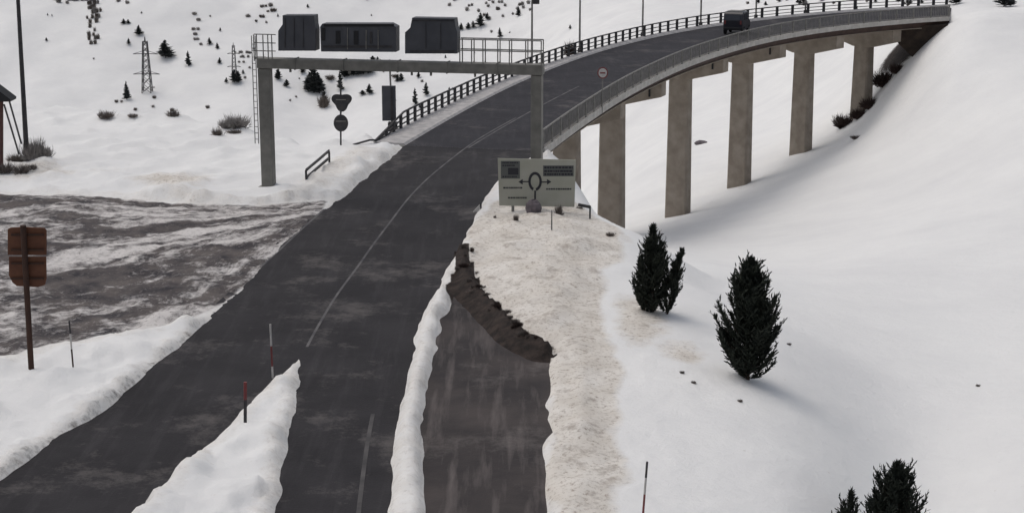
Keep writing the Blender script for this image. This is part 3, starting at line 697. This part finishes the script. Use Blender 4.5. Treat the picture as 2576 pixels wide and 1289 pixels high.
# ---------------------------------------------------------------- guard rail stub, marker stakes and delineators
p0 = G(771, 474); q1 = G(829, 424); p0.z = .22; q1.z = .30
gr = empty('guard_rail', p0, 'short dark guard rail end standing in the snow left of the road', 'guard rail')
b = MB(); b.bar(p0-Vector((0,0,.3)), p0+Vector((0,0,.62)), .09, .09); b.build('post', M['dark_steel'], gr, p0)
b = MB(); b.bar(q1-Vector((0,0,.3)), q1+Vector((0,0,.55)), .09, .09); b.build('post', M['dark_steel'], gr, p0)
for zz in (.62, .28):
    b = MB(); b.bar(p0+Vector((0,0,zz)), q1+Vector((0,0,zz-.05)), .05, .13); b.build('rail', M['dark_steel'], gr, p0)
def stake(ub, vb, ut, vt, label, bands, r=.025, z=0.0, gp_='snow stakes along the road', Y=None):
    p = G(ub, vb, z) if Y is None else AY(ub, vb, Y); t = AY(ut, vt, p.y)
    o = empty('snow_stake', p, label, 'snow stake', gp_); pr = 0
    n_ = len(bands)
    for f_, mt in bands:
        b = MB(); a_ = p.lerp(t, pr) if pr else p-(t-p)*.12; b.tube(a_, p.lerp(t, pr+f_), r, n=8); b.build('band', M[mt], o, p); pr += f_
stake(686,950,680,815,'red and white snow stake at the edge of the left carriageway',[(.22,'white'),(.38,'red'),(.40,'white')],.028)
stake(617,1075,617,960,'dark snow stake on the snowy wedge between the two roads',[(.62,'dark_steel'),(.38,'red')],.045)
stake(185,935,174,806,'thin leaning snow stake just right of the brown sign',[(.45,'rust'),(.3,'white'),(.25,'dark_steel')],.026)
stake(1388,607,1388,528,'thin dark snow stake in front of the direction sign',[(.7,'dark_steel'),(.3,'galv')],.024,z=.2)
ps = hit(1617,1300,30,80)
stake(1617,1300,1628,1160,'tall snow stake on the white field at the bottom of the view',[(.42,'red'),(.3,'white'),(.28,'dark_steel')],.026,Y=ps.y)
p0 = G(1484, 556); dp_ = empty('marker_post', p0+Vector((0,0,.1)), 'short dark marker post at the brink of the bank', 'marker post'); b = MB(); b.bar((0,0,-.3), (0,0,.55), .07, .07); b.build('post', M['dark_steel'], dp_); b = MB(); b.box((-.25,0,.55), (.5,.05,.12), Matrix.Rotation(.2,3,'Y')); b.build('arm', M['dark_steel'], dp_)
p0 = G(1208, 533); dp_ = empty('delineator', p0, 'small pale wedge shaped delineator at the right edge of the road', 'delineator')
b = MB(); b.prism([(-.3,0,.0),(-.02,0,.0),(-.02,0,.32)], (0,.1,0)); b.build('reflector', M['white'], dp_); b = MB(); b.bar((.03,0,-.2), (.03,0,.42), .07, .09); b.build('post', M['dark_steel'], dp_)

# ---------------------------------------------------------------- left pole and roofed board
p0 = G(68, 408); pt = empty('utility_pole', p0, 'tall slim dark pole at the left edge, rising out of view', 'pole')
b = MB(); b.tube(p0-Vector((0,0,.5)), AY(42, -60, p0.y), .13, .085, 10); b.build('pole', M['dark_steel'], pt, p0)
b = MB(); b.tube(p0-Vector((0,0,.1)), p0+Vector((.0,0,.6)), .17, .15, 10); b.build('base', M['dark_steel'], pt, p0)
p0 = G(-25, 428); Yq = p0.y; nb_ = empty('notice_board', p0, 'red brown timber notice board with a small dark roof at the left edge', 'notice board')
for u in (-60, 2):
    b = MB(); b.bar(AY(u, 432, Yq), AY(u, 235, Yq), .2, .16, up=Vector((0,1,0))); b.build('post', M['timber'], nb_, p0)
b = MB(); b.box((AY(-56,262,Yq)+AY(-2,372,Yq))/2, (1.0,.06,2.0)); b.build('board', M['timber'], nb_, p0)
b = MB(); b.prism([AY(-92,250,Yq-.5), AY(-34,205,Yq-.5), AY(26,250,Yq-.5), AY(26,256,Yq-.5), AY(-92,256,Yq-.5)], Vector((0,1.0,0))); b.build('roof', M['black'], nb_, p0)
for (a_, c_) in (((10,262),(48,388)), ((24,256),(54,362))):
    b = MB(); b.bar(AY(*a_, Yq), AY(*c_, Yq-.3), .06, .06); b.build('brace', M['dark_steel'], nb_, p0)

# ---------------------------------------------------------------- vegetation
def blade(b, p, d, l, wd, rn):
    d = d.normalized(); a = d.cross(Vector((rn.uniform(-1,1), rn.uniform(-1,1), rn.uniform(-1,1)))).normalized()*wd
    b.add([p-a, p+a, p+d*l*.6+a*.7, p+d*l, p+d*l*.6-a*.7], [(0,1,2,3,4)])
def conifer(h, spread, nb, seed, rise=.9, leaders=1, dens=1.0, lean=(0,0)):
    """crown and trunk meshes of a young fir: ascending needle-clad shoots around one or more leaders"""
    rn = random.Random(seed); cr = MB(); tr = MB()
    tops = [(0,0,h,1.0)]
    for k in range(leaders-1):
        a = rn.uniform(0, 6.28); r_ = spread*rn.uniform(.45,.7); tops.append((math.cos(a)*r_, math.sin(a)*r_*.7, h*rn.uniform(.55,.8), .6))
    if lean != (0,0): tops[1:] = [(lean[0], lean[1], h*.72, .65), (lean[0]*-.45, .1, h*.62, .55)][:leaders-1]
    for (X, Y_, hh, f_) in tops:
        base = Vector((X*.45, Y_*.45, 0)); tp = Vector((X, Y_, hh))
        tr.tube(base-Vector((0,0,.3)), base.lerp(tp, .96), .05*h/3*f_+.015, .008, 7)
        nn_ = int(nb*f_)
        for j in range(nn_):
            t = (j+rn.random())/nn_; t = .02+.96*t**1.12
            org = base.lerp(tp, t); a = rn.uniform(0, 6.283)
            prof = (1-t)**.92*(.50+.50*min(1, t*3.6))*rn.choice((rn.uniform(.5,.9), rn.uniform(.85,1.3)))
            L_ = max(spread*f_*prof, .12)*(.82+.3*t)
            d = Vector((math.cos(a), math.sin(a), rise*(.22+1.1*t)+rn.uniform(-.12,.25))).normalized()
            tipc = Vector((0,0,1))
            m_ = max(5, int(L_/.055*dens)); p = org.copy(); seg_ = L_/m_
            for q3 in range(m_):
                d = (d+tipc*(.95/m_)).normalized(); p = p+d*seg_
                if q3 < m_*.15: continue
                for r3 in range(5):
                    sd_ = Vector((rn.uniform(-1,1), rn.uniform(-1,1), rn.uniform(-.6,1)))
                    blade(cr, p-d*seg_*rn.random(), d*1.0+sd_*.85, rn.uniform(.11,.19)*(h/3.6)**.5, .022*(h/3.6)**.5, rn)
                if q3 % 4 == 1 and L_ > .45:
                    sd_ = d.cross(Vector((0,0,1))).normalized()*rn.choice((-1,1)); dd = (d+sd_*.8).normalized(); pp = p.copy()
                    for r4 in range(5):
                        pp = pp+dd*.06*(h/3.6)**.5; blade(cr, pp, dd+Vector((rn.uniform(-.6,.6), rn.uniform(-.6,.6), rn.uniform(-.3,.7))), .13*(h/3.6)**.5, .022*(h/3.6)**.5, rn)
            if m_ > 6: tr.tube(org, org.lerp(p, .75), .012, .005, 4, cap=False)
    return cr, tr
def fir(loc, label, args, rz=0):
    r_ = empty('fir_tree', (loc[0], loc[1], loc[2]-.10), label, 'fir tree', None, rz); cr, tr = conifer(**args); tr.build('trunk', M['bark'], r_); cr.build('crown', M['needles'], r_); return r_
h1 = hit(1640,786,40,140); h2 = hit(1880,955,40,120)
fir(h1, 'open spiky young fir with a side leader, nearer the viaduct piers', dict(h=222/pxm(h1.y)*1.05, spread=1.5, nb=175, seed=4, rise=1.5, leaders=3, lean=(.95,-.1)))
fir(h2, 'dense dark young fir alone in the middle of the white field', dict(h=315/pxm(h2.y)*1.05, spread=2.1, nb=270, seed=9, rise=1.35, dens=1.1))
h3 = hit(2245,1420,30,80); h4 = hit(2132,1430,30,80)
fir(h3, 'fir with a tall pointed top cut off by the bottom of the view', dict(h=(1440-1145)/pxm(h3.y), spread=1.75, nb=160, seed=15, rise=1.5, leaders=2, lean=(-.5,0)))
fir(h4, 'smaller fir left of the pointed one, only its tip in view', dict(h=(1440-1215)/pxm(h4.y), spread=1.05, nb=85, seed=21, rise=1.5))

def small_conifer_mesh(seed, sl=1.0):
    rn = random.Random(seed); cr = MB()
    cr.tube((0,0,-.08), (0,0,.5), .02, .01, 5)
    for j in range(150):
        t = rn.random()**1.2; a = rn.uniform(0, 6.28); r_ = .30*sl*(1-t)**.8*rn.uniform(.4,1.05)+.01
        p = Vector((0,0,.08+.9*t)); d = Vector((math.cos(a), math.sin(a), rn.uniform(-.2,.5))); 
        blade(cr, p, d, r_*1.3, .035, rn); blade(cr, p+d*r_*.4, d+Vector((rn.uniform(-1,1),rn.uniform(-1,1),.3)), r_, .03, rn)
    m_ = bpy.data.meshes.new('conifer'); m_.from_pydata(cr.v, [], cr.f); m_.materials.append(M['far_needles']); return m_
def bush_mesh(seed, mt, nt_=130, flat=.6):
    rn = random.Random(seed); cr = MB()
    for j in range(nt_):
        a = rn.uniform(0, 6.28); d = Vector((math.cos(a), math.sin(a), rn.uniform(.3,1.6)*flat*1.4)); l = rn.uniform(.35,.62); p = Vector((rn.gauss(0,.12), rn.gauss(0,.12), -.05))
        d.normalize(); m1 = p+d*l*.6; a1 = d.cross(Vector((rn.random(), rn.random(), .1))).normalized()*.012
        cr.add([p-a1*1.5, p+a1*1.5, m1+a1, m1-a1], [(0,1,2,3)])
        for k in range(4): blade(cr, m1.lerp(p, rn.uniform(0,.4)), d+Vector((rn.uniform(-.8,.8), rn.uniform(-.8,.8), rn.uniform(-.4,.7))), l*.5, .010, rn)
    zm = max(p[2] for p in cr.v); rm = sorted(math.hypot(p[0], p[1]) for p in cr.v)[int(len(cr.v)*.93)]
    cr.v = [(p[0]/rm*.5, p[1]/rm*.5, p[2]/zm) for p in cr.v]
    m_ = bpy.data.meshes.new('bush'); m_.from_pydata(cr.v, [], cr.f); m_.materials.append(M[mt]); return m_
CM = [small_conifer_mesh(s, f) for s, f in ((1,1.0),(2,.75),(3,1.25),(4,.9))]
BM = [bush_mesh(s, 'twigs') for s in (5,6)]; BP = [bush_mesh(s, 'pale_twigs') for s in (7,8)]; BD = [bush_mesh(9, 'rust', 220)]
def inst(name, mesh, loc, sx, sz, label, cat, group=None):
    o = bpy.data.objects.new(name, mesh); COL.objects.link(o); o.location = loc; o.scale = (sx, sx, sz); o.rotation_euler = (0, 0, random.uniform(0, 6.28)); return tag(o, label, cat, group)
def far_tree(u, v, hp, wr=1.0, label=None, kind='c', ymin=100):   # base at (u, v), hp pixels tall
    p = hit(u, v, ymin); h_ = hp/pxm(p.y)
    if kind == 'c': h_ *= 1.15
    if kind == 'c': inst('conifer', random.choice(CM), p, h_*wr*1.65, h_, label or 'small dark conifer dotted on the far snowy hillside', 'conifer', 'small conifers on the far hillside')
    elif kind == 'b': inst('bush', random.choice(BM), p, h_*wr, h_, label or 'small bare brown bush on the far snowy hillside', 'bush', 'bare bushes on the far hillside')
    else: inst('bush', random.choice(BP), p, h_*wr, h_, label or 'pale frosted bush on the far snowy hillside', 'bush', 'frosted bushes on the far hillside')
for u, v, hp, wr, lab in (
    (417,160,40,1.0,'broad dark conifer just right of the pylon'),(474,173,34,.6,'slim dark conifer between the pylon and the gantry'),(350,95,22,1.0,None),(311,64,12,1.2,None),(323,68,10,1.2,None),
    (324,114,14,1.0,None),(527,118,16,1,None),(547,132,14,1,None),(553,167,14,1,None),(590,208,30,.9,None),(600,212,26,.9,None),(570,218,12,1,None),(612,195,10,1,None),(319,252,42,.6,'slim grey conifer at the left foot of the pylon'),
    (700,212,28,.9,None),(721,224,16,1,None),(761,186,22,1,None),(790,243,66,.8,'largest dark conifer on the hillside, seen under the gantry beam'),(804,240,40,.9,None),(775,236,32,1,None),(856,228,44,.5,None),
    (866,205,30,1.0,None),(878,202,26,1.1,None),(890,198,28,1.1,None),(902,195,24,1.1,None),(914,191,28,1.1,None),(926,186,26,1.1,None),(938,182,24,1.1,None),(950,178,20,1.1,None),(815,262,30,.8,None),(779,222,30,.9,None),(800,226,34,.9,None),(868,208,24,.8,None),(956,168,14,1,None),
    (1009,206,18,.8,None),(1053,204,14,1,None),(1072,242,30,.6,None),(1044,266,38,.5,None),(929,240,22,1,None),(912,242,10,1.6,None),(1000,212,16,1,None),
    (1209,68,30,1.0,'dark conifer above the gantry rail, at the head of a row of trees'),(1226,56,16,.8,None),(1190,72,16,1,None),(1178,76,14,1.2,None),(1160,80,16,1.2,None),(1304,48,22,.8,None),(1257,102,22,.7,None),
    (1434,78,10,1,None),(2020,12,20,1,None),(2065,8,16,1,None),(1960,6,14,1,None),(2150,4,14,1,None),(2260,6,16,1,None),(2290,12,14,1,None)):
    far_tree(u, v, hp, wr, lab)
for u, v, hp, wr, lab in ((815,276,40,.8,'red brown bare bush beside the pair of sign backs'),(831,212,14,1.8,None),(995,205,10,2,None)): far_tree(u, v, hp, wr, lab, 'b')
o = inst('bush', BD[0], Vector(dk(min(range(ND), key=lambda i: abs(1288+dk(i, WID+.3).x/dk(i, WID+.3).y*F-1438)), WID+.4)), .9, 1.25, 'dark bush beside the second lamp post', 'bush')
rn = random.Random(5)
for k in range(34): far_tree(235+rn.gauss(0,9), rn.uniform(5,122), rn.uniform(12,20), .5, None, rn.choice('bp'))
for k in range(12): far_tree(492+rn.gauss(0,5), rn.uniform(40,125), 9, 1.0, None, 'p')
for k in range(26): far_tree(rn.uniform(110,330), rn.uniform(-10,14), rn.uniform(9,16), .9, None, rn.choice('cbp'))
for k in range(40): far_tree(rn.uniform(1130,1335), rn.uniform(-14,50), rn.uniform(8,13), .8, None, rn.choice('pppb'))
for k in range(22): far_tree(rn.uniform(90,1330), rn.uniform(0,230), rn.uniform(5,9), .8, None, rn.choice('ccp'))
for k in range(26): far_tree(rn.uniform(700,1330), rn.uniform(165,280), rn.uniform(5,10), .9, None, rn.choice('cpp'))
for k in range(16): far_tree(rn.uniform(590,640), rn.uniform(130,200), rn.uniform(6,10), .9, None, rn.choice('pp'))
for k in range(16): far_tree(rn.uniform(620,700), rn.uniform(0,60), rn.uniform(6,12), 1.0, None, rn.choice('bp'))
for k in range(18): far_tree(rn.uniform(1880,2330), rn.uniform(0,18), rn.uniform(8,13), 1.0, None, rn.choice('cbp'))
for k in range(7): far_tree(rn.uniform(250,620), rn.uniform(236,282), rn.uniform(8,12), 1.0, None, rn.choice('bp'), 110)
# near conifers at the top right
for u, v, hp, lab in ((2405,13,34,'dark conifer at the top edge, above the end of the bridge'),(2525,18,44,'dark conifer at the top right corner'),(2543,16,30,'smaller conifer touching the one in the top right corner')):
    p = hit(u, v, 130); h_ = hp/pxm(p.y); inst('conifer', CM[2], p, h_*1.7, h_, lab, 'conifer')
# bushes on the rim and banks
def rim(u, v, hp, wr, lab, m_, z=None, grp=None):
    p = G(u, v); p.z = hz(p.x, p.y)-.05; h_ = hp/pxm(p.y); inst('bush', m_, p, h_*wr, h_, lab, 'bush', grp)
rim(267,306,26,1.6,'brownish bush on the rim of the snowfield, left of the pylon', BM[0]); rim(436,306,26,1.3,'dark bush on the rim of the snowfield, right of the pylon', BM[1])
rim(335,306,12,2.2,'low bush on the rim directly below the pylon', BM[0]); rim(547,346,30,1.0,'bare bush just left of the gantry leg', BM[1]); rim(566,332,34,1.0,'frosted bush between bare bush and gantry leg', BP[1])
rim(600,330,44,1.5,'broad pale frosted bush left of the gantry leg', BP[0]); rim(590,338,14,2.6,'low dark bush under the broad frosted one', BM[0]); rim(628,322,18,1.6,'small dark bush touching the gantry leg', BM[1])
rim(92,404,76,.75,'tall pale frosted bush right of the dark pole', BP[1]); rim(75,410,60,.8,'frosted bush directly behind the dark pole', BP[0]); rim(115,408,40,1.0,'low frosted bush, outermost right of the dark pole', BP[0])
rim(40,412,34,1.2,'dark brushwood between notice board and pole', BM[0]); rim(55,440,36,1.4,'brown brushwood in front of the dark pole', BM[1]); rim(10,440,34,1.5,'brown brushwood in front of the notice board', BM[0]); rim(80,432,20,1.5,'small brown tuft right of the pole base', BM[1])
rim(1405,558,40,.55,'narrow dark bush under the right half of the direction sign', BM[1]); rim(1298,590,22,.7,'little brown tuft on the bank left of the stake', BM[0]); rim(1432,516,14,1.6,'low dry grass right behind the direction sign', BM[0]); rim(1458,530,12,1.6,'dry tuft at the right corner of the direction sign', BM[1])
rim(1245,560,14,.6,'tiny tuft at the left foot of the direction sign', BM[1]); rim(1535,604,16,1.6,'flattened dry grass at the tip of the bank', BM[0])
rn = random.Random(8)
for k in range(46):       # dark grass hanging over the lane's edge
    t = rn.random(); i = int(t*(len(soil_line)-1)); x, y = soil_line[i]; x += rn.uniform(-.3,.35); y += rn.uniform(-.2,.3)
    inst('grass_tuft', random.choice(BM+[BD[0]]), (x, y, hz(x, y)-.03), rn.uniform(.12,.34), rn.uniform(.08,.22), 'dark withered grass tuft overhanging the end of the service lane', 'grass tuft', 'withered tufts along the end of the service lane')
p5 = dk(PIERS[5][0], WID/2)
for k, (dx, dy, s_, lab) in enumerate(((-1.7,-.6,1.9,'dark bush left of the farthest pier foot'),(1.9,-.2,2.2,'dark bush right of the farthest pier foot'),(.3,-2.2,1.6,'dark bush in front of the farthest pier foot'),(-.5,-1.6,1.5,'small dark bush touching the front of the farthest pier'),(2.8,-1.2,1.4,'outermost dark bush right of the farthest pier'))):
    inst('bush', BD[0], (p5.x+dx, p5.y+dy, hz(p5.x+dx, p5.y+dy)), s_, s_*.75, lab, 'bush')
for u, v, lab in ((1745,965,'tiny dry tuft below the thawed patch, right of the snow bank'),(1716,938,'dry tuft at the lower end of the thawed patch'),(1862,1012,'tiny tuft just below the dense fir'),(1985,868,'tiny tuft to the right of the dense fir'),(2460,972,'lone tiny tuft near the right edge of the field')):
    q5 = hit(u, v, 40, 120); inst('grass_tuft', BM[0], q5, .16, .09, lab, 'grass tuft')
pz_ = hit(2153,350,100,200); inst('stone', BM[0], pz_, .9, .4, 'tiny brown tuft below the farthest pier', 'bush')
# stones
def stone(p, sx, sy, sz_, label, name='stone'):
    rn = random.Random(hash(label) & 255); b = MB(); n1, n2 = 10, 6; vs = []
    for j in range(n2+1):
        ph = math.pi*j/n2
        for i in range(n1):
            t = 2*math.pi*i/n1; r_ = 1+rn.uniform(-.13,.13)
            vs.append((math.sin(ph)*math.cos(t)*sx*r_, math.sin(ph)*math.sin(t)*sy*r_, math.cos(ph)*sz_*r_))
    fs = [(j*n1+i, j*n1+(i+1)%n1, (j+1)*n1+(i+1)%n1, (j+1)*n1+i) for j in range(n2) for i in range(n1)]
    b.add(vs, fs); o = b.build(name, M['stone'], None); o.location = p; return tag(o, label, 'stone')
p = G(1341, 553); stone((p.x, p.y-.3, hz(p.x, p.y-.3)+.17), .33, .3, .36, 'dark grey boulder at the foot of the direction sign', 'boulder')
p = hit(1763,362,120,300); stone((p.x, p.y, p.z+.1), .7, .5, .28, 'flat dark stone lying on the snow between two piers')

# lattice pylon on the far hillside
pb_ = hit(371,238,150); hh = 141/pxm(pb_.y)
py = empty('pylon', pb_, 'steel lattice power pylon standing on the far hillside', 'pylon')
b = MB(); lv = [0,.14,.28,.4,.52,.62,.72,.82,.92]; wd0 = .085*hh*.95
def hw(t): return (wd0*(1-t*.60))
for s1, s2 in ((-1,-1),(1,-1),(1,1),(-1,1)):
    for a_, c_ in zip(lv, lv[1:]): b.tube((s1*hw(a_), s2*hw(a_), a_*hh), (s1*hw(c_), s2*hw(c_), c_*hh), .11, n=5)
for a_, c_ in zip(lv, lv[1:]):
    for (x1,y1),(x2,y2) in (((-1,-1),(1,-1)),((1,-1),(1,1)),((1,1),(-1,1)),((-1,1),(-1,-1))):
        b.tube((x1*hw(a_), y1*hw(a_), a_*hh), (x2*hw(c_), y2*hw(c_), c_*hh), .06, n=4); b.tube((x2*hw(a_), y2*hw(a_), a_*hh), (x1*hw(c_), y1*hw(c_), c_*hh), .06, n=4)
b.tube((0,0,.9*hh), (0,0,hh), .25, .08, 5); b.build('tower', M['dark_steel'], py)
for z_, l in ((.70,2.9),(.34,3.1)):
    b = MB()
    for s1 in (-1, 1):
        b.tube((0,0,z_*hh), (s1*l,0,z_*hh-.1), .09, n=5); b.tube((0,0,(z_+.06)*hh), (s1*l,0,z_*hh-.1), .06, n=5)
    b.build('cross_arm', M['dark_steel'], py)
pb_ = hit(590,200,150); py2 = copy_tree(py); py2.location = pb_; k_ = 92/pxm(pb_.y)/hh; py2.scale = (k_*.8, k_*.8, k_); py2['label'] = 'smaller lattice pylon just left of the gantry leg'
py['label'] = 'larger lattice power pylon, standing alone in the middle of the far left hillside'

# ---------------------------------------------------------------- the vehicle on the bridge
pc = G(1853, 84); i = min(range(ND), key=lambda i: (dk(i, 5.6)-pc).length); pass
cr_ = empty('parked_car', (pc.x, pc.y, .01), 'small dark high roofed car on the bridge deck, seen from behind', 'car', None, math.atan2(ty[i], tx[i])+R(14))
Lc, Wc = 2.5, 1.5
prof = [(-Lc/2,.30),(-Lc/2,.95),(-Lc/2+.14,1.42),(-Lc/2+.35,1.55),(.25,1.55),(.70,1.02),(Lc/2-.08,.88),(Lc/2,.6),(Lc/2,.30)]
b = MB(); b.prism([(x,-Wc/2,z) for x, z in prof], (0,Wc,0)); bo = b.build('body', M['car'], cr_, bevel=.07); cr_.scale = (1.08, 1.08, 1.18)
b = MB(); b.box((-Lc/2+.035,0,1.17), (.02,1.1,.36), Matrix.Rotation(.28,3,'Y')); b.build('rear_window', M['glass'], bo)
for sy in (-1,1):
    b = MB(); b.prism([(-.95,sy*(Wc/2+.003),1.0),(.45,sy*(Wc/2+.003),1.0),(.18,sy*(Wc/2+.003),1.42),(-.9,sy*(Wc/2+.003),1.42)], (0,sy*.006,0)); b.build('side_window', M['glass'], bo)
    b = MB(); b.box((-Lc/2-.01,sy*.6,.85), (.03,.12,.26)); b.build('tail_light', M['red'], bo)
    for x in (-.8,.8):
        b = MB(); b.tube((x,sy*(Wc/2-.16),.28), (x,sy*(Wc/2+.01),.28), .28, n=18); wl = b.build('wheel', M['black'], cr_); b = MB(); b.tube((x,sy*(Wc/2),.28), (x,sy*(Wc/2+.018),.28), .15, n=12); b.build('rim', M['galv'], wl)
b = MB(); b.box((-Lc/2-.03,0,.42), (.1,1.4,.18)); b.build('bumper', M['black'], cr_, bevel=.03)
roofp = MB(); roofp.box((-.3,0,1.565), (1.0,1.1,.04)); roofp.build('roof_panel', M['galv'], bo, bevel=.015)
